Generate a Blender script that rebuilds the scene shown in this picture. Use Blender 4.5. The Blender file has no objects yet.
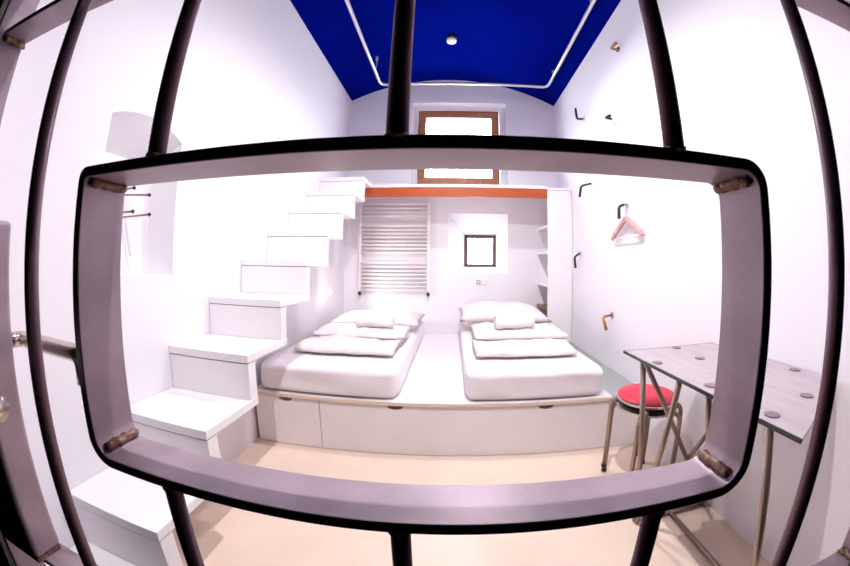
import bpy, bmesh, math, random
from mathutils import Vector, Matrix, noise
random.seed(7)
SC = bpy.context.scene
COL = SC.collection
S = 0.72                      # one layout unit is 0.72 m
EYE = 1.5

# ------------------------------------------------------------------ materials
def mat(name, col, rough=0.5, metal=0.0, bump=0.0, bscale=40.0, var=0.0, vscale=6.0, spec=0.5, col2=None,
        coat=0.0, sheen=0.0, emit=None, estr=0.0, stretch=None, detail=4.0, thr=(0.35, 0.65)):
    m = bpy.data.materials.new(name); m.use_nodes = True
    nt = m.node_tree; n = nt.nodes; l = nt.links
    b = n['Principled BSDF']
    b.inputs['Base Color'].default_value = (*col, 1)
    b.inputs['Roughness'].default_value = rough
    b.inputs['Metallic'].default_value = metal
    b.inputs['Specular IOR Level'].default_value = spec
    b.inputs['Coat Weight'].default_value = coat
    b.inputs['Sheen Weight'].default_value = sheen
    if emit:
        b.inputs['Emission Color'].default_value = (*emit, 1)
        b.inputs['Emission Strength'].default_value = estr
    if bump or var:
        tc = n.new('ShaderNodeTexCoord'); mp = n.new('ShaderNodeMapping')
        l.new(tc.outputs['Object'], mp.inputs['Vector'])
        if stretch: mp.inputs['Scale'].default_value = stretch
    if var:
        t = n.new('ShaderNodeTexNoise'); t.inputs['Scale'].default_value = vscale; t.inputs['Detail'].default_value = detail
        l.new(mp.outputs[0], t.inputs['Vector'])
        r = n.new('ShaderNodeValToRGB')
        c2 = col2 if col2 else tuple(c*(1-var) for c in col)
        r.color_ramp.elements[0].position = thr[0]; r.color_ramp.elements[1].position = thr[1]
        r.color_ramp.elements[0].color = (*c2, 1); r.color_ramp.elements[1].color = (*col, 1)
        l.new(t.outputs['Fac'], r.inputs['Fac']); l.new(r.outputs['Color'], b.inputs['Base Color'])
    if bump:
        t2 = n.new('ShaderNodeTexNoise'); t2.inputs['Scale'].default_value = bscale; t2.inputs['Detail'].default_value = 5
        l.new(mp.outputs[0], t2.inputs['Vector'])
        bp = n.new('ShaderNodeBump'); bp.inputs['Strength'].default_value = bump; bp.inputs['Distance'].default_value = 0.01
        l.new(t2.outputs['Fac'], bp.inputs['Height']); l.new(bp.outputs[0], b.inputs['Normal'])
    return m

M = {}
M['plaster'] = mat('white_plaster', (.85, .825, .865), .75, bump=.12, bscale=9, spec=.2)
M['white'] = mat('white_lacquer', (.87, .84, .86), .32, var=.03, vscale=5, spec=.4)
M['seam'] = mat('brown_gap', (.22, .14, .10), .8)
M['drawer'] = mat('drawer_white', (.87, .82, .84), .42, var=.05, vscale=3)
M['lip'] = mat('bare_board_edge', (.80, .66, .56), .5, var=.12, vscale=9, stretch=(1, 6, 6))
M['floor'] = mat('cream_floor', (.83, .685, .565), .28, var=.10, vscale=4, spec=.4, col2=(.78, .63, .51))
M['blue'] = mat('blue_paint', (.0008, .0045, .17), 1, var=.25, vscale=1.5, bump=.06, bscale=14, spec=0)
M['orange'] = mat('orange_varnish', (.50, .085, .010), .35, var=.25, vscale=3, stretch=(1, 8, 8))
M['outside_shade'] = mat('corridor_shade_black', (.012, .010, .012), .9, spec=.05)  # near-black colour stands for the unlit corridor
M['gate'] = mat('raw_steel', (.385, .29, .34), .42, metal=.35, var=.28, vscale=9, bump=.04, bscale=90, detail=9)
M['bar'] = mat('round_bar_steel', (.15, .08, .11), .40, metal=.4, var=.2, vscale=20, bump=.05, bscale=90)
M['weld'] = mat('rusty_weld', (.30, .20, .16), .55, metal=.3, var=.6, vscale=60, bump=.6, bscale=60, col2=(.12, .035, .015))
M['chrome'] = mat('satin_steel', (.62, .55, .50), .22, metal=1)
M['tube'] = mat('brown_steel_tube', (.36, .27, .22), .30, metal=.75)
M['hookm'] = mat('dark_handle_metal', (.06, .045, .04), .35, metal=.7)
M['brassm'] = mat('brass_handle_metal', (.42, .20, .06), .35, metal=.7)
M['silver'] = mat('pale_metal', (.75, .72, .75), .3, metal=.6)
M['red'] = mat('red_vinyl', (.62, .018, .05), .45, var=.15, vscale=8, bump=.08, bscale=40)
M['purple'] = mat('purple_vinyl', (.10, .03, .20), .4)
M['black'] = mat('black_vinyl', (.015, .012, .015), .4)
M['cotton'] = mat('white_cotton', (.83, .785, .825), .85, bump=.35, bscale=12, sheen=.2, spec=.15)
M['linen'] = mat('cream_linen', (.79, .715, .71), .85, bump=.45, bscale=14, sheen=.2, spec=.15)
M['towel'] = mat('terry_towel', (.90, .88, .90), .95, bump=.8, bscale=220, sheen=.4, spec=.1)
M['rad'] = mat('radiator_enamel', (.86, .80, .79), .3)
M['wood_frame'] = mat('window_wood', (.42, .155, .06), .45, var=.3, vscale=6, stretch=(6, 6, 1))
M['dark_wood'] = mat('dark_window_wood', (.14, .06, .065), .5, var=.3, vscale=8)
M['brownbox'] = mat('brown_wood', (.30, .16, .09), .5, var=.3, vscale=8)
M['hanger'] = mat('pink_beech', (.62, .34, .30), .45, var=.2, vscale=9)
M['grey'] = mat('grey_green_strip', (.36, .38, .37), .5, var=.08, vscale=5)
M['top'] = mat('table_grained_slab', (.43, .365, .39), .22, var=.12, vscale=3.2, stretch=(12, 1.1, 1), detail=8, spec=.5, thr=(.42, .6), col2=(.395, .33, .36))
M['topedge'] = mat('dark_glass_edge', (.012, .02, .024), .15, spec=.6)
M['spot'] = mat('dark_disc', (.20, .14, .16), .4)
M['plastic'] = mat('white_plastic', (.85, .82, .82), .35)
M['ring'] = mat('grey_socket_ring', (.30, .26, .27), .4)
M['bulb'] = mat('lit_bulb', (1, 1, 1), .3, emit=(1, .97, 1), estr=14)

def glass():
    m = bpy.data.materials.new('window_glass'); m.use_nodes = True
    n = m.node_tree.nodes; l = m.node_tree.links; n.clear()
    o = n.new('ShaderNodeOutputMaterial'); a = n.new('ShaderNodeMixShader'); t = n.new('ShaderNodeBsdfTransparent'); g = n.new('ShaderNodeBsdfGlossy')
    g.inputs['Roughness'].default_value = .02; a.inputs['Fac'].default_value = .06
    l.new(t.outputs[0], a.inputs[1]); l.new(g.outputs[0], a.inputs[2]); l.new(a.outputs[0], o.inputs[0])
    return m
M['glass'] = glass()

# ------------------------------------------------------------------ mesh helpers (layout units)
def new(): return bmesh.new()
def box(bm, x0, x1, y0, y1, z0, z1):
    v = [bm.verts.new(p) for p in ((x0,y0,z0),(x1,y0,z0),(x1,y1,z0),(x0,y1,z0),(x0,y0,z1),(x1,y0,z1),(x1,y1,z1),(x0,y1,z1))]
    for f in ((0,3,2,1),(4,5,6,7),(0,1,5,4),(1,2,6,5),(2,3,7,6),(3,0,4,7)): bm.faces.new([v[i] for i in f])
    return v
def poly_prism(bm, pts, axis, a, b):
    """pts: 2-D outline in the plane across axis ('x': (y,z), 'y': (x,z), 'z': (x,y)), extruded a..b"""
    def P(p, t): return {'x': (t, p[0], p[1]), 'y': (p[0], t, p[1]), 'z': (p[0], p[1], t)}[axis]
    A = [bm.verts.new(P(p, a)) for p in pts]; B = [bm.verts.new(P(p, b)) for p in pts]
    n = len(pts)
    bm.faces.new(A); bm.faces.new(list(reversed(B)))
    for i in range(n): bm.faces.new((A[i], B[i], B[(i+1) % n], A[(i+1) % n]))
def tube(bm, pts, r, seg=14, cap=True, closed=False, rr=None):
    pts = [Vector(p) for p in pts]; rings = []; up = None; n = len(pts)
    for i, p in enumerate(pts):
        if closed: d = (pts[(i+1) % n] - pts[i-1])
        else: d = pts[min(i+1, n-1)] - pts[max(i-1, 0)]
        d.normalize()
        if up is None:
            up = Vector((0,0,1)) if abs(d.z) < .9 else Vector((1,0,0))
        u = (up - d*up.dot(d)); u.normalize(); w = d.cross(u); up = u
        k = rr[i] if rr else r
        rings.append([bm.verts.new(p + (u*math.cos(2*math.pi*j/seg) + w*math.sin(2*math.pi*j/seg))*k) for j in range(seg)])
    m = n if closed else n-1
    for i in range(m):
        a, b = rings[i], rings[(i+1) % n]
        for j in range(seg): bm.faces.new((a[j], a[(j+1) % seg], b[(j+1) % seg], b[j]))
    if cap and not closed:
        bm.faces.new(list(reversed(rings[0]))); bm.faces.new(rings[-1])
def arcpts(pts, rad, k=6):
    """round the inner corners of a polyline"""
    pts = [Vector(p) for p in pts]; out = [pts[0]]
    for i in range(1, len(pts)-1):
        a, b, c = pts[i-1], pts[i], pts[i+1]
        d1 = (a-b).normalized(); d2 = (c-b).normalized()
        q = min(rad, (a-b).length*.49, (c-b).length*.49)
        s, e = b+d1*q, b+d2*q
        for j in range(k+1):
            t = j/k; out.append(s*(1-t)**2 + b*2*t*(1-t) + e*t*t)
    out.append(pts[-1]); return out
def lathe(bm, prof, c=(0,0,0), axis='z', seg=32):
    rings = []
    for r, h in prof:
        ring = []
        for j in range(seg):
            a = 2*math.pi*j/seg; x, y = r*math.cos(a), r*math.sin(a)
            p = {'z': (x, y, h), 'x': (h, x, y), 'y': (x, h, y)}[axis]
            ring.append(bm.verts.new((p[0]+c[0], p[1]+c[1], p[2]+c[2])))
        rings.append(ring)
    for a, b in zip(rings, rings[1:]):
        for j in range(seg): bm.faces.new((a[j], a[(j+1) % seg], b[(j+1) % seg], b[j]))
    bm.faces.new(rings[0]); bm.faces.new(rings[-1])

def make(name, bm, m, parent=None, bevel=0, smooth=False, origin=None, sub=0, segs=2, autos=None):
    """u-unit bmesh (absolute coordinates) -> object in metres, child of parent or top-level"""
    bmesh.ops.recalc_face_normals(bm, faces=bm.faces)
    for v in bm.verts: v.co *= S
    if parent is not None: o3 = Vector(parent['_at'])
    elif origin is not None: o3 = Vector(origin)*S
    else:
        xs = [v.co for v in bm.verts]
        o3 = Vector(((min(v.x for v in xs)+max(v.x for v in xs))/2, (min(v.y for v in xs)+max(v.y for v in xs))/2, min(v.z for v in xs)))
    for v in bm.verts: v.co -= o3
    me = bpy.data.meshes.new(name); bm.to_mesh(me); bm.free()
    for mm in (m if isinstance(m, (list, tuple)) else [m]): me.materials.append(M[mm])
    if smooth:
        for p in me.polygons: p.use_smooth = True
    ob = bpy.data.objects.new(name, me); COL.objects.link(ob)
    if parent is not None: ob.parent = parent
    else: ob.location = o3
    ob['_at'] = list(o3)
    if bevel:
        b = ob.modifiers.new('Bevel', 'BEVEL'); b.width = bevel*S; b.segments = segs; b.limit_method = 'ANGLE'; b.angle_limit = math.radians(40)
    if sub:
        s = ob.modifiers.new('Subdivision', 'SUBSURF'); s.levels = sub; s.render_levels = sub
    return ob
def smooth_by_angle(ob, ang=35):
    me = ob.data
    for p in me.polygons: p.use_smooth = True
    b = bmesh.new(); b.from_mesh(me)
    for e in b.edges:
        if len(e.link_faces) == 2 and e.calc_face_angle(0) > math.radians(ang): e.smooth = False
    b.to_mesh(me); b.free()
def tag(o, label, cat, group=None, kind=None):
    o['label'] = label; o['category'] = cat
    if group: o['group'] = group
    if kind: o['kind'] = kind
    return o
def empty(name, at, label, cat, group=None):
    o = bpy.data.objects.new(name, None); COL.objects.link(o)
    o.location = Vector(at)*S; o['_at'] = list(Vector(at)*S)
    o.empty_display_size = .05
    return tag(o, label, cat, group)
def struct(name, bm, m, **k):
    o = make(name, bm, m, **k); o['kind'] = 'structure'; return o
def copy_tree(o, parent=None):
    c = o.copy(); COL.objects.link(c)
    if parent is not None: c.parent = parent
    for ch in [x for x in o.children]: copy_tree(ch, c)
    return c

XL, XR, YB, ZS = -1.63, 1.585, 4.85, 4.06
YF = .42     # inner wall plane of the doorway

# ------------------------------------------------------------------ room shell
bm = new(); box(bm, XL-.3, XR+.2, .34, YB+.1, -.1, 0); struct('floor', bm, 'floor')
# vaulted ceiling
xc = (XL+XR)/2; hw = (XR-XL)/2; rise = .365
Rr = (hw*hw+rise*rise)/(2*rise)
def zceil(x): return ZS - .03 + rise - Rr + math.sqrt(max(Rr*Rr-(x-xc)**2, 0)) - (x-xc)*.022
bm = new(); N = 48; ring = []
for i in range(N+1):
    x = XL-.02 + (XR-XL+.04)*i/N; z = zceil(x)
    ring.append([bm.verts.new(p) for p in ((x, .34, z), (x, YB+.02, z), (x, YB+.02, z+.15), (x, .34, z+.15))])
for a, b in zip(ring, ring[1:]):
    for j in range(4): bm.faces.new((a[j], b[j], b[(j+1) % 4], a[(j+1) % 4]))
bm.faces.new(ring[0]); bm.faces.new(ring[-1])
o = struct('ceiling', bm, 'blue'); smooth_by_angle(o, 30)

def grid_wall(bm, plane, at0, at1, u0, u1, v0, v1, holes):
    us = sorted({u0, u1, *[h[0] for h in holes], *[h[1] for h in holes]}); vs = sorted({v0, v1, *[h[2] for h in holes], *[h[3] for h in holes]})
    for a, b in zip(us, us[1:]):
        for c, d in zip(vs, vs[1:]):
            if any(h[0] <= (a+b)/2 <= h[1] and h[2] <= (c+d)/2 <= h[3] for h in holes): continue
            if plane == 'y': box(bm, a, b, at0, at1, c, d)
            else: box(bm, at0, at1, a, b, c, d)

# back wall with a deep splayed niche (small window) and a shallow upper niche (loft window)
UW = (-.641, .814, 2.62, 3.985)       # upper niche
SW = (-.072, .803, 1.362, 2.229)      # lower niche opening
SB = (.192, .682, 1.450, 1.945)         # its back
bm = new(); grid_wall(bm, 'y', YB, YB+.14, XL-.2, XR+.2, -.1, 4.62, [UW, SW])
grid_wall(bm, 'y', YB+.14, YB+.6, XL-.2, XR+.2, -.1, 4.62, [(-.56, .72, 2.68, 3.915), (SW[0]-.01, SW[1]+.01, SW[2]-.01, SW[3]+.01)])
# splayed lining of the lower niche
f = [(SW[0], SW[2]), (SW[1], SW[2]), (SW[1], SW[3]), (SW[0], SW[3])]; g = [(SB[0], SB[2]), (SB[1], SB[2]), (SB[1], SB[3]), (SB[0], SB[3])]
A = [bm.verts.new((p[0], YB+.001, p[1])) for p in f]; B = [bm.verts.new((p[0], YB+.5, p[1])) for p in g]
D = [bm.verts.new((p[0], YB+.6, p[1])) for p in g]
E_ = [bm.verts.new((p[0]*1.0, YB+.6, p[1])) for p in f]
for i in range(4):
    j = (i+1) % 4
    bm.faces.new((A[i], A[j], B[j], B[i])); bm.faces.new((B[i], B[j], D[j], D[i])); bm.faces.new((D[i], D[j], E_[j], E_[i]))
struct('wall_back', bm, 'plaster')

# left wall with a small arched recess
bm = new()
NY0, NY1, NZ0, NZT = 1.085, 1.60, 1.41, 2.18
grid_wall(bm, 'x', XL-.4, XL, -.2+.54, YB+.1, -.1, ZS+.3, [(NY0, NY1, NZ0, 2.32)])
# arch head above the recess, soffit sloping down to the back
K = 14; fr = []; bk = []; tp = []; tb = []
for i in range(K+1):
    y = NY0 + (NY1-NY0)*i/K; t = (i/K)*2-1
    z = 2.262 - .07*t*t
    fr.append(bm.verts.new((XL, y, z))); bk.append(bm.verts.new((XL-.16, y, 2.045)))
    tp.append(bm.verts.new((XL, y, 2.32))); tb.append(bm.verts.new((XL-.2, y, 2.32)))
for i in range(K):
    bm.faces.new((fr[i], fr[i+1], bk[i+1], bk[i])); bm.faces.new((fr[i], fr[i+1], tp[i+1], tp[i]))
box(bm, XL-.4, XL-.16, NY0, NY1, NZ0, 2.32)
poly_prism(bm, [(XL-.16, NY1-.055), (XL, NY1), (XL-.16, NY1)], 'z', NZ0, 2.22)
o = struct('wall_left', bm, 'plaster'); smooth_by_angle(o, 30)
bm = new(); grid_wall(bm, 'x', XR, XR+.2, .34, YB+.1, -.1, ZS+.3, []); struct('wall_right', bm, 'plaster')
# entrance wall round the gate, and an unseen corridor box added to block sky light
bm = new(); grid_wall(bm, 'y', YF-.02, YF+.08, XL-.3, XR+.2, -.1, 4.7, [(-1.42, 1.22, 0, 2.62)]); struct('wall_front', bm, ['plaster'])  # opening head set low, out of view, so the wall bounces more light
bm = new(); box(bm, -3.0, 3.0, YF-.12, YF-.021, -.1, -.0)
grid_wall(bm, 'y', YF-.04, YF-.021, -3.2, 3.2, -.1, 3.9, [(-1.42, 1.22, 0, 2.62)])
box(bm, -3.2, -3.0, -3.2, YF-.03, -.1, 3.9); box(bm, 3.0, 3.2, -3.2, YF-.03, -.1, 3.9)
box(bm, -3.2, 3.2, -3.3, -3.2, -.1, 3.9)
struct('wall_corridor_blocker', bm, 'outside_shade')
bm = new(); box(bm, -3.2, 3.2, -3.2, YF-.04, 3.8, 3.9); struct('ceiling_corridor_blocker', bm, 'outside_shade')
bm = new(); box(bm, -3.2, 3.2, -3.2, YF-.08, -.1, 0); struct('floor_corridor_blocker', bm, 'outside_shade')

# windows
def window(name, x0, x1, z0, z1, y, w, d, fm, pane=True):
    bm = new()
    box(bm, x0, x1, y, y+d, z1-w, z1); box(bm, x0, x1, y, y+d, z0, z0+w)
    box(bm, x0, x0+w, y, y+d, z0+w, z1-w); box(bm, x1-w, x1, y, y+d, z0+w, z1-w)
    o = struct(name, bm, fm, bevel=.006)
    bm = new(); box(bm, x0+w*.9, x1-w*.9, y+d*.45, y+d*.55, z0+w*.9, z1-w*.9)
    g = make('window_pane', bm, 'glass', parent=o)
    return o
w1 = window('window_1', -.555, .71, 2.69, 3.905, YB+.12, .075, .06, 'dark_wood')
bm = new()
x0, x1, z0, z1, w = -.535, .69, 2.70, 3.88, .10
y0 = YB+.105
box(bm, x0, x1, y0, y0+.05, z1-w, z1); box(bm, x0, x1, y0, y0+.05, z0, z0+w); box(bm, x0, x0+w, y0, y0+.05, z0+w, z1-w); box(bm, x1-w, x1, y0, y0+.05, z0+w, z1-w)
make('window_sash', bm, 'wood_frame', parent=w1, bevel=.006)
w2 = window('window_2', .184, .690, 1.442, 1.953, YB+.47, .052, .05, 'dark_wood')
bm = new(); lathe(bm, [(.012, 0), (.012, .02)], (.655, YB+.48, 1.50), 'y', 12); make('window_latch', bm, 'silver', parent=w2)

# ------------------------------------------------------------------ folded stair hung from the left wall
XO = -1.067; RUN, RISE = .3795, .2525; T = .045; TR = .075
Y0, Z0 = .789+.0, .50
Ys = [Y0+RUN*i for i in range(-1, 9)]; Zs = [Z0+RISE*i for i in range(-1, 9)]
st = empty('staircase', ((XL+XO)/2, 2.2, 0), 'white folded-board staircase climbing along the left wall to the loft', 'staircase')
for i in range(len(Ys)):
    y, z = Ys[i], Zs[i]; yn = Ys[i]+RUN if i < len(Ys)-1 else 4.24
    bm = new(); y = max(y, .52); box(bm, XL+.003, XO, y-.0, yn + (TR if i < len(Ys)-1 else 0), z-T, z)
    make('tread', bm, 'white', parent=st, bevel=.003)
    zb = Zs[i-1] if i > 0 else 0.0
    bm = new(); box(bm, XL+.004, XO-.0015, y+.003, y+TR, zb+.001, z-T-.005)
    make('riser', bm, 'white', parent=st, bevel=.002)
    bm = new(); box(bm, XL+.006, XO-.004, y+.006, y+TR-.006, z-T-.005, z-T)
    make('seam', bm, 'seam', parent=st)

# ------------------------------------------------------------------ loft, shelf closet
lf = empty('loft_floor', (-.1, 4.5, 2.35), 'loft platform with orange varnished front board and white top under the upper window', 'loft')
bm = new(); box(bm, XL+.003, 1.238, 4.25, 4.29, 2.362, 2.482); make('front_board', bm, 'orange', parent=lf, bevel=.003)
bm = new(); box(bm, XL+.003, 1.238, 4.238, YB-.003, 2.482, 2.524); make('deck', bm, 'white', parent=lf, bevel=.003)
cl = empty('closet', (1.4, 4.5, .455), 'tall white shelf closet in the far right corner, open towards the beds', 'closet')
bm = new(); box(bm, 1.243, XR-.012, 4.25, 4.285, .457, 2.47); make('front_panel', bm, 'white', parent=cl, bevel=.003)
bm = new(); box(bm, XR-.012, XR-.003, 4.262, 4.285, .457, 2.44); make('filler_strip', bm, 'white', parent=cl)
bm = new(); box(bm, 1.243, XR-.006, 4.242, YB-.004, 2.472, 2.504); make('lid', bm, 'white', parent=cl, bevel=.003)
for z in (2.015, 1.664, 1.225, .905):
    bm = new(); box(bm, 1.246, XR-.004, 4.286, YB-.004, z-.03, z+.0)
    o = make('shelf', bm, 'white' if z > 1 else 'brownbox', parent=cl, bevel=.002)
    if z < 1: o['label'] = 'brown wooden bottom shelf'

# ------------------------------------------------------------------ sleeping platform
pf = empty('bed_platform', (0, 3.5, 0), 'white built-in sleeping platform with drawers under its front edge', 'platform')
bm = new(); box(bm, XL+.004, 1.262, 2.394, YB-.003, .428, .455); make('platform_top', bm, 'white', parent=pf, bevel=.003)
bm = new(); box(bm, XL+.004, 1.262, 2.374, 2.394, .426, .4552); make('front_edging', bm, 'lip', parent=pf, bevel=.003)['label'] = 'bare wooden front edging'
bm = new(); box(bm, XL+.01, 1.25, 2.41, YB-.01, 0.001, .427); make('carcass', bm, 'seam', parent=pf)
def drawer(x0, x1, hs):
    # front board with half-round finger notches cut into its top edge
    pts = [(x0, .006), (x1, .006), (x1, .418)]
    for h in sorted(hs, reverse=True):
        for k in range(0, 13):
            a = math.pi*k/12
            pts.append((h+.062*math.cos(a), .418-.030*math.sin(a)))
    pts.append((x0, .418))
    bm = new(); poly_prism(bm, pts, 'y', 2.39, 2.41)
    d = make('drawer', bm, 'drawer', parent=pf)
    for h in hs:
        bm = new(); pts = [(h+.060*math.cos(math.pi*k/12), .4175-.028*math.sin(math.pi*k/12)) for k in range(13)]
        poly_prism(bm, pts, 'y', 2.401, 2.409); make('finger_notch', bm, 'seam', parent=d)['label'] = 'dark half-round finger notch'
drawer(XL+.03, -1.034, [-1.322]); drawer(-1.027, 1.258, [-.425, .72])
bm = new(); box(bm, 1.264, XR-.004, 2.392, 2.42, .004, .425); make('end_panel', bm, 'drawer', parent=pf, bevel=.002)
bm = new(); box(bm, 1.263, XR-.003, 2.392, YB-.004, .426, .452); make('side_strip', bm, 'grey', parent=pf)['label'] = 'grey strip beside the right wall'

# ------------------------------------------------------------------ beds
def wob(p, a, f=5.0, seed=0):
    return noise.noise(Vector((p[0]*f+seed, p[1]*f, p[2]*f)))*a
def mattress(x0, x1, y0, y1, z0, z1, label, seed):
    bm = new(); nx, ny, nz = 26, 46, 7; r = .06
    bmesh.ops.create_cube(bm, size=1)
    bmesh.ops.subdivide_edges(bm, edges=bm.edges[:], cuts=15, use_grid_fill=True)
    cx, cy, cz = (x0+x1)/2, (y0+y1)/2, (z0+z1)/2; hx, hy, hz = (x1-x0)/2, (y1-y0)/2, (z1-z0)/2
    for v in bm.verts:
        p = Vector((v.co.x*2*hx, v.co.y*2*hy, v.co.z*2*hz))
        # denser towards edges
        rx, rz = .075, .05
        for ax, h in ((0, hx), (1, hy), (2, hz)):
            t = p[ax]/h; p[ax] = h*math.copysign(abs(t)**.72, t) if t else 0
        # round
        q = Vector((max(abs(p.x)-(hx-rx), 0)/rx, max(abs(p.y)-(hy-rx), 0)/rx, max(abs(p.z)-(hz-rz), 0)/rz)); L = q.length
        if L > 1:
            q /= L
            p = Vector((math.copysign(hx-rx+q.x*rx, p.x) if abs(p.x) > hx-rx else p.x, math.copysign(hy-rx+q.y*rx, p.y) if abs(p.y) > hy-rx else p.y, math.copysign(hz-rz+q.z*rz, p.z) if abs(p.z) > hz-rz else p.z))
        w = Vector((p.x+cx, p.y+cy, p.z+cz))
        if w.z > z0+.03:
            w.z += .012*(1-abs(p.x)/hx)*(1-abs(p.y)/hy) + wob(w, .008, 5, seed) + wob(w, .004, 15, seed)
            w.y += wob(w, .016, 8, seed+3)
        w.x += wob(w, .010, 6, seed+9)
        v.co = w
    o = make('mattress', bm, 'cotton', smooth=True, sub=1)
    return tag(o, label, 'mattress', 'mattresses on the platform')
def fold_cloth(name, x0, x1, y0, y1, z0, th, label, cat, seed, m='linen', skewl=0, skewr=0, grp=None, layers=2):
    """a cloth folded into a flat roll: rounded front edge, layered sides"""
    bm = new(); nx, nt = 34, 28; rings = []
    for i in range(nx+1):
        u = i/nx; ring = []
        ins = .02*math.exp(-min(u, 1-u)*22)
        for j in range(nt):
            a = 2*math.pi*j/nt
            c, s = math.cos(a), math.sin(a)
            cy = math.copysign(abs(c)**.55, c); cz = math.copysign(abs(s)**.75, s)
            ym = (y0+y1)/2; hy = (y1-y0)/2-ins
            y = ym + hy*cy; z = z0+th/2 + (th/2-ins*.6)*cz
            lx = skewl*((y-y0)/(y1-y0)); rx = skewr*((y-y0)/(y1-y0))
            x = (x0+lx)*(1-u)+(x1+rx)*u
            p = Vector((x, y, z))
            k = wob(p, .022, 5, seed) + wob(p, .014, 13, seed)
            if cz > -.2: p.z += k + .01*math.sin(u*math.pi)
            if cy < 0: p.y += wob((p.x, 0, p.z*.4), .045, 4, seed+5)
            p.x += wob(p, .02, 7, seed+2)
            if p.z < z0+.002: p.z = z0+.002
            ring.append(bm.verts.new(p))
        rings.append(ring)
    for a, b in zip(rings, rings[1:]):
        for j in range(nt): bm.faces.new((a[j], a[(j+1) % nt], b[(j+1) % nt], b[j]))
    for r_, sgn in ((rings[0], -1), (rings[-1], 1)):
        c = Vector((0,0,0))
        for v in r_: c += v.co
        c /= nt; inner = [bm.verts.new(c + (v.co-c)*.55 + Vector((-sgn*.015, 0, 0))) for v in r_]
        for j in range(nt): bm.faces.new((r_[j], r_[(j+1) % nt], inner[(j+1) % nt], inner[j]))
        bm.faces.new(inner)
    return bm
def duvet(x0, x1, ya, yb, yc, z, label, seed, skew):
    e = empty('duvet', ((x0+x1)/2, (ya+yc)/2, z), label, 'duvet', 'folded duvets on the beds')
    bm = fold_cloth('f', x0, x1, ya, yb+.12, z, .066, '', '', seed, skewl=skew[0], skewr=skew[1]); make('front_fold', bm, 'linen', parent=e, smooth=True)
    bm = fold_cloth('f', x0+.03+skew[0]*.3, x1+.03+skew[1]*.5, yb, yc, z+.055, .060, '', '', seed+20, skewl=skew[0], skewr=skew[1]*.5); make('rear_fold', bm, 'linen', parent=e, smooth=True)
    return e
def pillow(cx, cy, z, hx, hy, hz, label, seed, lift=0.0):
    bm = new(); bmesh.ops.create_cube(bm, size=2); bmesh.ops.subdivide_edges(bm, edges=bm.edges[:], cuts=17, use_grid_fill=True)
    for v in bm.verts:
        x, y, s = v.co.x, v.co.y, v.co.z
        prof = (max(0, (1-abs(x)**3.0))**.45)*(max(0, (1-abs(y)**2.6))**.45)
        px = x*(1-.05*(1-y*y)); py = y*(1-.07*(1-x*x))
        zz = s*prof*hz if abs(s) > .999 or True else 0
        p = Vector((cx+px*hx, cy+py*hy, z+hz*.8+zz))
        p += Vector((wob(p, .02, 6, seed), wob(p, .02, 6, seed+4), wob(p, .03, 4, seed+8)*prof))
        p.z += lift*max(0, py)
        if p.z < z: p.z = z+.001
        v.co = p
    o = make('pillow', bm, 'linen', smooth=True); return tag(o, label, 'pillow', 'pillows on the beds')
def towel(cx, cy, z, L, r, rot, label, seed):
    bm = new(); rings = []; n = 26; seg = 34
    for i in range(n+1):
        u = i/n*2-1
        ring = []
        rr = r*(1-.08*abs(u)**8)
        for j in range(seg):
            a = 2*math.pi*j/seg
            k = rr*(1+.05*math.sin(3*a+u*2+seed))
            y, zz = k*1.25*math.cos(a), k*.86*math.sin(a)
            p = Vector((u*L/2, y, zz+r*.86)); p += Vector((0, wob(p, .012, 9, seed), wob(p, .012, 9, seed+2)))
            p.z = max(p.z, .001)
            ring.append(bm.verts.new(p))
        rings.append(ring)
    for a, b in zip(rings, rings[1:]):
        for j in range(seg): bm.faces.new((a[j], a[(j+1) % seg], b[(j+1) % seg], b[j]))
    for ring, sgn in ((rings[0], -1), (rings[-1], 1)):      # rolled ends with a spiral groove
        prev = ring
        for k, (sc, dx) in enumerate(((.86, .004), (.80, -.014), (.66, -.014), (.60, .002), (.44, .002), (.38, -.014), (.2, -.012))):
            c = Vector((0,0,0))
            for v in ring: c += v.co
            c /= seg
            cur = [bm.verts.new(c+(v.co-c)*sc+Vector((sgn*dx, 0, 0))) for v in ring]
            for j in range(seg): bm.faces.new((prev[j], prev[(j+1) % seg], cur[(j+1) % seg], cur[j]))
            prev = cur
        bm.faces.new(prev)
    Rz = Matrix.Rotation(rot, 4, 'Z')
    for v in bm.verts: v.co = Rz @ v.co + Vector((cx, cy, z))
    o = make('rolled_towel', bm, 'towel', smooth=True); return tag(o, label, 'towel', 'rolled towels on the beds')
ZM = .694
mattress(-1.575, -.405, 2.392, 4.80, .456, ZM, 'white sheeted mattress on the left, beside the staircase', 1)
mattress(.100, 1.206, 2.392, 4.80, .456, ZM, 'white sheeted mattress on the right, beside the closet', 5)
duvet(-1.38, -.50, 2.70, 3.10, 3.62, ZM+.012, 'cream duvet folded in two layers on the left mattress', 2, (-.06, .02))
duvet(.20, 1.05, 2.69, 3.12, 3.80, ZM+.012, 'cream duvet folded in two layers on the right mattress', 9, (-.02, .08))
pillow(-.93, 4.18, ZM+.012, .555, .44, .088, 'flat cream pillow at the head of the left bed below the radiator', 3)
pillow(.63, 4.22, ZM+.012, .545, .42, .152, 'plump cream pillow at the head of the right bed below the window', 6, .05)
towel(-.79, 3.36, ZM+.137, .37, .068, .06, 'rolled white towel on the left bed', 1)
towel(.63, 3.38, ZM+.137, .39, .080, .06, 'rolled white towel on the right bed', 4)

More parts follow.
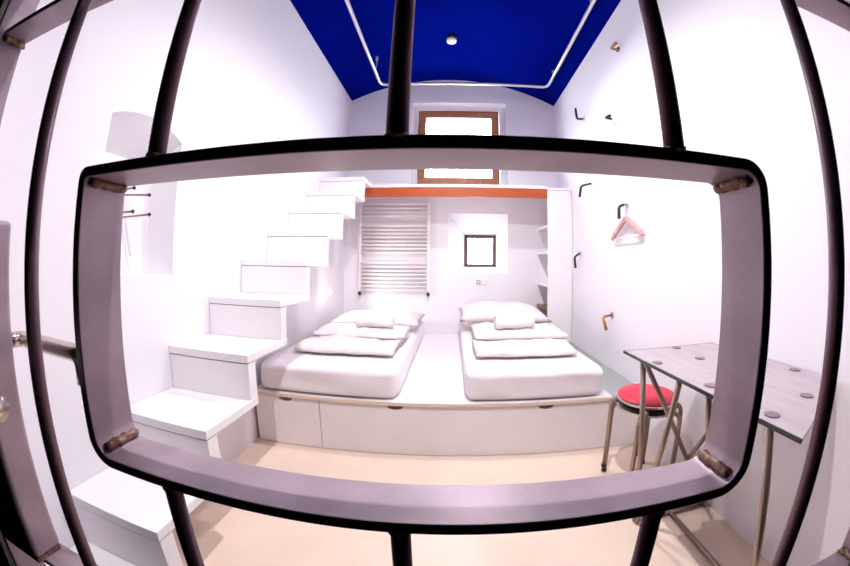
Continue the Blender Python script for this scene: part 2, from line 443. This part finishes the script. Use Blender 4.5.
# ------------------------------------------------------------------ radiator
rd = empty('towel_radiator', (-.856, 4.78, 1.05), 'white ladder towel radiator on the back wall above the left bed', 'radiator')
for x in (-1.361, -.352):
    bm = new(); box(bm, x-.022, x+.022, 4.782, 4.815, 1.075, 2.405); make('upright', bm, 'rad', parent=rd, bevel=.012, segs=3)
for z in (2.358, 2.296, 2.24, 2.187, 2.035, 1.979, 1.924, 1.869, 1.81, 1.756, 1.703, 1.642, 1.497, 1.439, 1.381, 1.328, 1.272, 1.214, 1.159, 1.102):
    bm = new(); tube(bm, [(-1.345, 4.79, z), (-.368, 4.79, z)], .0165, 12); make('rung', bm, 'rad', parent=rd, smooth=True)
for x in (-1.361, -.352):
    bm = new(); tube(bm, [(x, 4.776, 1.075), (x, 4.776, 1.02)], .014, 12); tube(bm, [(x, 4.776, 1.028), (x, YB-.002, 1.028)], .012, 12)
    lathe(bm, [(.022, 1.035), (.024, 1.04), (.024, 1.062), (.018, 1.07)], (x, 4.776, 0)); make('valve', bm, 'hookm', parent=rd)
    for z in (1.15, 2.31):
        bm = new(); tube(bm, [(x, 4.81, z), (x, YB-.002, z)], .012, 10); make('bracket', bm, 'rad', parent=rd)

# socket plate
sk = empty('socket_plate', (.42, YB, 1.17), 'white double socket plate below the small window', 'socket')
bm = new(); box(bm, .325, .515, YB-.016, YB-.001, 1.185, 1.275); make('plate', bm, 'plastic', parent=sk, bevel=.005)
bm = new(); lathe(bm, [(.031, 0), (.031, -.006), (.022, -.006)], (.372, YB-.016, 1.23), 'y', 24); make('socket_ring', bm, 'ring', parent=sk)
bm = new(); lathe(bm, [(.018, 0), (.018, -.002)], (.372, YB-.0215, 1.23), 'y', 24); make('socket_face', bm, 'plastic', parent=sk)
bm = new(); box(bm, .43, .50, YB-.019, YB-.0165, 1.198, 1.262); make('blank_cover', bm, 'plastic', parent=sk, bevel=.002)

# little wall lamp under the stairs
wl = empty('wall_lamp', (XL+.02, 4.03, 1.10), 'small lit white reading lamp on the left wall under the stairs', 'lamp')
bm = new(); lathe(bm, [(.045, .001), (.045, .012), (.03, .018)], (XL, 4.03, 1.12), 'x', 24); make('lamp_base', bm, 'plastic', parent=wl)
bm = new(); tube(bm, [(XL+.015, 4.03, 1.12), (XL+.07, 4.03, 1.12)], .014, 12); make('lamp_neck', bm, 'silver', parent=wl)
bm = new(); bmesh.ops.create_uvsphere(bm, u_segments=20, v_segments=12, radius=.026)
for v in bm.verts: v.co += Vector((XL+.09, 4.03, 1.12))
make('bulb', bm, 'bulb', parent=wl, smooth=True)

# ------------------------------------------------------------------ ceiling rail and detector
rl = empty('curtain_rail', (.15, 3, 4.0), 'white bent curtain rail hanging below the blue ceiling', 'rail')
pts = arcpts([(-1.05, .6, 4.03), (-1.05, 4.33, 4.03), (1.345, 4.33, 4.03), (1.345, .6, 4.03)], .10, 8)
bm = new(); tube(bm, pts, .021, 12); make('track', bm, 'silver', parent=rl, smooth=True)
for x, y in ((-1.045, 3.98), (-1.045, 2.45), (1.34, 4.00), (1.34, 2.58), (-1.045, 1.0), (1.34, 1.1)):
    zt = zceil(x)
    bm = new(); tube(bm, [(x, y, 4.045), (x, y, zt-.045)], .008, 8); make('hanger_rod', bm, 'silver', parent=rl)
    bm = new(); lathe(bm, [(.010, zt-.07), (.018, zt-.06), (.018, zt-.004)], (x, y, 0), 'z', 14); make('ceiling_socket', bm, 'silver', parent=rl)
sd = empty('smoke_detector', (-.037, 3.76, 4.25), 'round white smoke detector on the blue ceiling', 'detector')
zc = zceil(-.037)
bm = new(); lathe(bm, [(.07, zc-.002), (.07, zc-.03), (.05, zc-.045)], (-.037, 3.76, 0)); make('detector_base', bm, 'black', parent=sd, smooth=False)  # base painted black as the shadow above the cap
bm = new(); lathe(bm, [(.058, zc-.036), (.066, zc-.05), (.062, zc-.07), (.035, zc-.082)], (-.037, 3.76, 0)); make('detector_cap', bm, 'plastic', parent=sd)
for dx in (-.02, .02):
    bm = new(); lathe(bm, [(.008, zc-.080), (.008, zc-.086)], (-.037+dx, 3.74, 0), 'z', 10); make('vent_hole', bm, 'black', parent=sd)

# ------------------------------------------------------------------ hooks on the right wall
def hook(y, z, cor, tip, label, m='hookm'):
    """a lever door handle used as a coat hook: rose, neck, lever"""
    e = empty('wall_hook', (XR, y, z), label, 'hook', 'lever handles used as coat hooks on the right wall')
    bm = new(); lathe(bm, [(.034, -.001), (.034, -.008), (.028, -.012), (.016, -.014)], (XR, y, z), 'x', 24); make('rose', bm, 'silver' if m == 'hookm' else 'chrome', parent=e)
    pts = arcpts([(XR-.012, y, z), cor, tip], .03, 6)
    n = len(pts)
    bm = new(); tube(bm, pts, .012, 12, rr=[.012+.004*(i/n) for i in range(n)]); make('lever', bm, m, parent=e, smooth=True)
    return e
for h in [
 (2.66, 3.554, (1.50, 2.66, 3.558), (1.50, 2.541, 3.539), 'topmost brass lever hook, nearest the blue ceiling', 'brassm'),
 (3.687, 3.258, (1.485, 3.667, 3.240), (1.485, 3.69, 3.39), 'dark lever hook with its lever pointing up near the upper back corner'),
 (2.963, 2.942, (1.50, 2.958, 2.942), (1.50, 2.85, 2.92), 'small foreshortened dark lever hook right of the upward pointing one'),
 (3.579, 2.417, (1.45, 3.585, 2.383), (1.45, 3.64, 2.266), 'dark lever hook beside the closet lid'),
 (2.803, 2.040, (1.50, 2.801, 2.022), (1.50, 2.81, 1.905), 'dark lever hook carrying the wooden coat hanger'),
 (3.972, 1.634, (1.50, 3.975, 1.584), (1.50, 3.941, 1.449), 'dark lever hook halfway up beside the closet front'),
 (3.103, .992, (1.48, 3.105, .978), (1.48, 3.016, .863), 'lowest brass lever hook above the far end of the table', 'brassm')]: hook(*h)

hg = empty('coat_hanger', (XR-.06, 2.81, 1.75), 'pinkish wooden coat hanger on a lever hook on the right wall', 'hanger')
hx = 1.545; hyc, hz = 2.766, 1.905
bm = new(); pts = [(hx, hyc, hz)] + [(hx, hyc+.012, hz+.075)] + [(hx, hyc+.034+.030*math.sin(a), hz+.118-.030*math.cos(a)+.0) for a in [-math.pi*k/8 for k in range(2, 13)]]
tube(bm, pts, .004, 8); make('wire_hook', bm, 'silver', parent=hg, smooth=True)
bm = new()
prof = [(-.284, 1.742), (-.272, 1.722), (-.235, 1.742), (-.03, 1.868), (0, 1.874), (.03, 1.868), (.235, 1.742), (.272, 1.722), (.284, 1.742), (.25, 1.782), (.035, 1.912), (0, 1.925), (-.035, 1.912), (-.25, 1.782)]
poly_prism(bm, [(hyc+p[0], p[1]) for p in prof], 'x', hx-.018, hx+.018); make('shoulder_arms', bm, 'hanger', parent=hg, bevel=.008)
bm = new(); tube(bm, [(hx, hyc-.255, 1.738), (hx, hyc+.255, 1.738)], .006, 8); make('trouser_bar', bm, 'silver', parent=hg)

# pegs in the left recess
PEGS = (((1.261, 1.850), (-1.598, 1.852), 'short steel peg, uppermost in the left wall recess, half behind the gate frame'),
        ((1.336, 1.842), (-1.564, 1.827), 'long steel peg in the left wall recess, second from the top'),
        ((1.237, 1.725), (-1.562, 1.728), 'short steel peg, third from the top in the left wall recess'),
        ((1.336, 1.718), (-1.551, 1.725), 'long steel peg, lowest in the left wall recess'))
for (y, z), (tx, tz), lab in PEGS:
    e = empty('wall_peg', (XL-.16, y, z), lab, 'peg', 'steel pegs in the left wall recess')
    bm = new(); tube(bm, [(XL-.165, y, z), (tx, y, tz)], .0055, 8); make('pin', bm, 'tube', parent=e, smooth=True)
    bm = new(); lathe(bm, [(.009, 0), (.0105, .003), (.007, .008)], (tx, y, tz), 'x', 12); make('head', bm, 'hookm', parent=e)

# ------------------------------------------------------------------ table
tb = empty('wall_table', (1.27, 1.1, 0), 'narrow grey slab table on brown tube legs along the right wall', 'table')
TT = [(.950, .60), (XR-.004, .885), (XR-.004, 1.69), (.950, 1.69)]
bm = new(); poly_prism(bm, TT, 'z', 1.009, 1.021); make('table_top', bm, 'top', parent=tb)
bm = new(); box(bm, .944, .9498, .60, 1.696, 1.006, 1.0213); box(bm, .9498, XR-.004, 1.6902, 1.696, 1.006, 1.0213)
make('edge_strip', bm, 'topedge', parent=tb)['label'] = 'dark glassy edge strip'
for x, y in ((.99, 1.43), (1.275, 1.66), (1.25, 1.425), (1.012, 1.072), (1.532, 1.068), (1.272, .82), (1.006, .761), (1.53, 1.43)):
    bm = new(); lathe(bm, [(.026, 1.0221), (.026, 1.0245), (.022, 1.0255)], (x, y, 0), 'z', 24); make('fixing_disc', bm, 'spot', parent=tb)
def strut(name, a, b, r=.0135):
    bm = new(); tube(bm, [a, b], r, 12); make(name, bm, 'tube', parent=tb, smooth=True)
strut('leg', (.968, 1.527, 1.008), (1.064, 1.527, .0), .015)
strut('leg', (.958, .728, 1.008), (1.19, .728, .0), .015)
strut('leg', (1.55, 1.52, 1.0), (1.56, 1.52, .0), .015)
strut('brace', (.972, 1.507, 1.0), (1.334, 1.51, .383))
strut('brace', (1.334, 1.51, .383), (1.545, 1.52, .63))
strut('brace', (.958, 1.207, 1.0), (1.062, 1.50, .02))
strut('brace', (.966, 1.029, 1.0), (1.55, 1.505, .02))
strut('floor_rail', (1.064, 1.522, .016), (1.56, 1.522, .016), .0145)
strut('floor_rail', (1.30, 1.51, .016), (1.30, .74, .016), .0145)
strut('floor_rail', (1.19, .728, .016), (1.56, .728, .016), .0145)

# ------------------------------------------------------------------ stacked stools
def stool(cx, cy, zt, rot, zf, seatm, label, dr=0.0):
    e = empty('round_stool', (cx, cy, zf), label, 'stool', 'round stools stacked by the table')
    k = .196
    bm = new(); lathe(bm, [(.0, zt), (.10, zt-.001), (.155, zt-.006), (k-.010, zt-.015), (k, zt-.024), (k-.004, zt-.034)][1:], (cx, cy, 0), 'z', 48)
    o = make('seat', bm, seatm, parent=e); smooth_by_angle(o, 40)
    bm = new(); lathe(bm, [(k+.002, zt-.030), (k+.008, zt-.033), (k+.008, zt-.046), (k-.01, zt-.050)], (cx, cy, 0), 'z', 48)
    o = make('seat_ring', bm, 'chrome', parent=e); smooth_by_angle(o, 40)
    for q in range(4):
        a = rot+q*math.pi/2; c, s = math.cos(a), math.sin(a)
        r0, r1, r2 = .10, k+.034+dr, k+.036+dr
        pts = arcpts([(cx+c*r0, cy+s*r0, zt-.066), (cx+c*r1, cy+s*r1, zt-.068), (cx+c*r2, cy+s*r2, zf+.02)], .085, 8)
        bm = new(); tube(bm, pts, .0155, 12); lg = make('leg', bm, 'tube', parent=e, smooth=True)
        bm = new(); tube(bm, [(cx+c*r2, cy+s*r2, zf+.024), (cx+c*(r2+.001), cy+s*(r2+.001), zf)], .019, 12); make('rubber_foot', bm, 'black', parent=lg)
    return e
SX, SY = 1.276, 1.925
stool(SX, SY, .613, math.radians(139), .0, 'black', 'round stool with seat blackened as shade, lower one of the stacked pair')  # black seat colour stands for the shade between the stacked seats
stool(SX, SY, .668, math.radians(149), .06, 'red', 'red-seated round stool stacked on top, beside the table', .0)

# ------------------------------------------------------------------ the gate
GY0, GY1 = .40, .497
gt = empty('barred_gate', (-.1, .45, .02), 'brown steel barred gate in the foreground with a flat-steel rectangular opening and lever handles', 'gate')
def ring_poly(x0, x1, z0, z1, R4, k=8):
    pts = []
    a, b, c, d = R4
    for r, cx, cz, a0 in ((a, x1-a, z0+a, -90), (b, x1-b, z1-b, 0), (c, x0+c, z1-c, 90), (d, x0+d, z0+d, 180)):
        for j in range(k+1):
            a = math.radians(a0+90*j/k); pts.append((cx+r*math.cos(a), cz+r*math.sin(a)))
    return pts
RX0, RX1, RZ0, RZ1 = -.676, .497, 1.112, 1.662
th = .0195
o1 = ring_poly(RX0, RX1, RZ0, RZ1, (.060, .045, .024, .055)); i1 = ring_poly(RX0+th, RX1-th, RZ0+th, RZ1-th, (.042, .030, .010, .038))
bm = new(); V = []
for pts, y in ((o1, GY0), (o1, GY1), (i1, GY1), (i1, GY0)): V.append([bm.verts.new((p[0], y, p[1])) for p in pts])
n = len(o1)
for a, b in ((0, 1), (1, 2), (2, 3), (3, 0)):
    for j in range(n): bm.faces.new((V[a][j], V[a][(j+1) % n], V[b][(j+1) % n], V[b][j]))
o = make('window_surround', bm, 'gate', parent=gt, bevel=.002); smooth_by_angle(o, 30)
BY = .411; kx = BY/.4; BR = .0152
def bar(x, z0, z1):
    bm = new(); tube(bm, [(x, BY, z0), (x, BY, z1)], BR, 20); make('bar', bm, 'bar', parent=gt, smooth=True)
for x in (-.461, -.0715, .309):
    bar(x*kx, RZ1-.004, 2.585); bar(x*kx, .07, RZ0+.004)
for x in (-.839, .688, 1.075): bar(x*kx, .07, 2.585)
bm = new()
def blob(bm, x, z, rx, rz, y=BY, seed=0):
    b2 = bmesh.new(); bmesh.ops.create_icosphere(b2, subdivisions=3, radius=1)
    mp = {}
    for v in b2.verts:
        p = Vector((v.co.x*rx, v.co.y*rx, v.co.z*rz)); p *= 1+.25*noise.noise(Vector((v.co.x*2+seed, v.co.y*2, v.co.z*2)))
        mp[v.index] = bm.verts.new(p+Vector((x, y, z)))
    for f_ in b2.faces: bm.faces.new([mp[v.index] for v in f_.verts])
    b2.free()
for i, x in enumerate((-.461, -.0715, .309)):
    for z in (RZ1, RZ0):
        bm = new(); blob(bm, x*kx, z, .018, .007, seed=i*3+z); make('weld', bm, 'weld', parent=gt, smooth=True)
# welds in the inner corners of the surround
for (x, z) in ((RX0+th+.006, RZ1-th-.006), (RX1-th-.011, RZ1-th-.011), (RX1-th-.014, RZ0+th+.014), (RX0+th+.013, RZ0+th+.013)):
    bm = new(); blob2 = []
    tube(bm, [(x+.0015*math.sin(k*1.7), GY0+.012+k*.0078, z+.0015*math.cos(k*2.1)) for k in range(11)], .009, 12, rr=[.0085+.0025*abs(math.sin(k*1.9)) for k in range(11)])
    make('corner_weld', bm, 'weld', parent=gt, smooth=True)
# outer stiles, rails
SX0, SX1, RT, RB = -1.372, 1.178, 2.163, .627
for x0, x1 in ((SX0-.018, SX0), (SX1, SX1+.018)):
    bm = new(); box(bm, x0, x1, GY0+.005, GY1, .03, 2.61); make('stile', bm, 'gate', parent=gt, bevel=.002)
for z0 in (RT, RB-.018, .05, 2.588):
    bm = new(); box(bm, SX0+.001, SX1-.001, GY0+.024, GY1, z0, z0+.018); make('rail', bm, 'gate', parent=gt, bevel=.002)
for x, z in ((SX0+.012, RT-.008), (SX1-.012, RT-.008), (SX1-.012, RB+.008)):
    bm = new(); tube(bm, [(x, GY0+.03+k*.007, z+.003*math.cos(k*2.1)) for k in range(10)], .012, 10, rr=[.008+.006*abs(math.sin(k*1.9)) for k in range(10)])
    make('corner_weld', bm, 'weld', parent=gt, smooth=True)
# lock box on the left stile and its lever handles
bm = new(); box(bm, SX0+.002, -1.152, GY0, .488, RB+.018, 1.588); lb = make('lock_box', bm, 'gate', parent=gt, bevel=.012, segs=4)
bm = new(); box(bm, SX0+.004, -1.158, GY0+.004, .484, RB+.001, RB+.018); make('lock_base_shim', bm, 'weld', parent=gt)
bm = new(); lathe(bm, [(.045, .4885), (.045, .50), (.032, .506)], (-1.232, 0, 1.262), 'y', 24); make('inner_rose', bm, 'chrome', parent=gt)
bm = new(); tube(bm, arcpts([(-1.232, .50, 1.262), (-1.232, .552, 1.262), (-.90, .552, 1.262), (-.898, .552, 1.19)], .05, 8), .0235, 16)
make('inner_lever', bm, 'chrome', parent=gt, smooth=True)
bm = new(); tube(bm, arcpts([(-1.232, .399, 1.262), (-1.232, .25, 1.262), (-.695, .25, 1.262)], .05, 8), .0235, 16); make('outer_lever', bm, 'chrome', parent=gt, smooth=True)

# ------------------------------------------------------------------ light
def lamp(kind, loc, power, size, col=(1, 1, 1), **k):
    l = bpy.data.lights.new('lamp', kind); l.energy = power; l.color = col
    if kind == 'POINT' or kind == 'SPOT': l.shadow_soft_size = size*S
    for a, b in k.items(): setattr(l, a, b)
    o = bpy.data.objects.new('lamp', l); COL.objects.link(o); o.location = Vector(loc)*S
    return o
a = lamp('SPOT', (.10, .76, 4.02), 192, .02, (1, .955, .965), spot_size=math.radians(122), spot_blend=1.0)
a.rotation_euler = (Vector((0, 2.5, .2))-Vector((.10, .76, 4.02))).to_track_quat('-Z', 'Y').to_euler()
b = lamp('SPOT', (.20, 2.75, 3.98), 100, .03, (1, .95, .965), spot_size=math.radians(158), spot_blend=1.0)
c = lamp('SPOT', (XL+.13, 4.03, 1.13), 12, .02, (1, .95, .975), spot_size=math.radians(160), spot_blend=.5)
c.rotation_euler = (0, -math.pi/2, 0)

w = bpy.data.worlds.new('sky'); SC.world = w; w.use_nodes = True
nt = w.node_tree; bg = nt.nodes['Background']
bg.inputs['Color'].default_value = (.90, .93, 1, 1); bg.inputs['Strength'].default_value = 20.0

# ------------------------------------------------------------------ camera: stereographic fisheye, slightly off-centre crop
cam = bpy.data.cameras.new('camera'); co = bpy.data.objects.new('camera', cam); COL.objects.link(co); SC.camera = co
yaw, pitch, roll = -7e-4, .0332, .0073
base = Matrix(((1, 0, 0), (0, 0, -1), (0, 1, 0)))
Rm = Matrix.Rotation(yaw, 3, 'Z') @ Matrix.Rotation(pitch, 3, 'X') @ base @ Matrix.Rotation(roll, 3, 'Z')
co.matrix_world = Matrix.Translation(Vector((0, 0, EYE))*S) @ Rm.to_4x4()
cam.type = 'PANO'; cam.sensor_width = 36; cam.sensor_fit = 'HORIZONTAL'
cam.panorama_type = 'FISHEYE_LENS_POLYNOMIAL'; cam.fisheye_fov = math.pi
cam.fisheye_polynomial_k0 = 0
cam.fisheye_polynomial_k1 = -7.08931741e-02; cam.fisheye_polynomial_k2 = 1.33249041e-05
cam.fisheye_polynomial_k3 = 3.20156277e-05; cam.fisheye_polynomial_k4 = -4.73625646e-07
cam.shift_x = -28.14/850; cam.shift_y = -30.8/566
cam.clip_start = .01

for o in SC.objects:
    if '_at' in o: del o['_at']
vs = SC.view_settings; vs.view_transform = 'Standard'; vs.look = 'None'; vs.gamma = 1; vs.use_curve_mapping = False
vs.exposure = .06
SC.cycles.max_bounces = 12; SC.cycles.diffuse_bounces = 6
SC.cycles.use_denoising = True
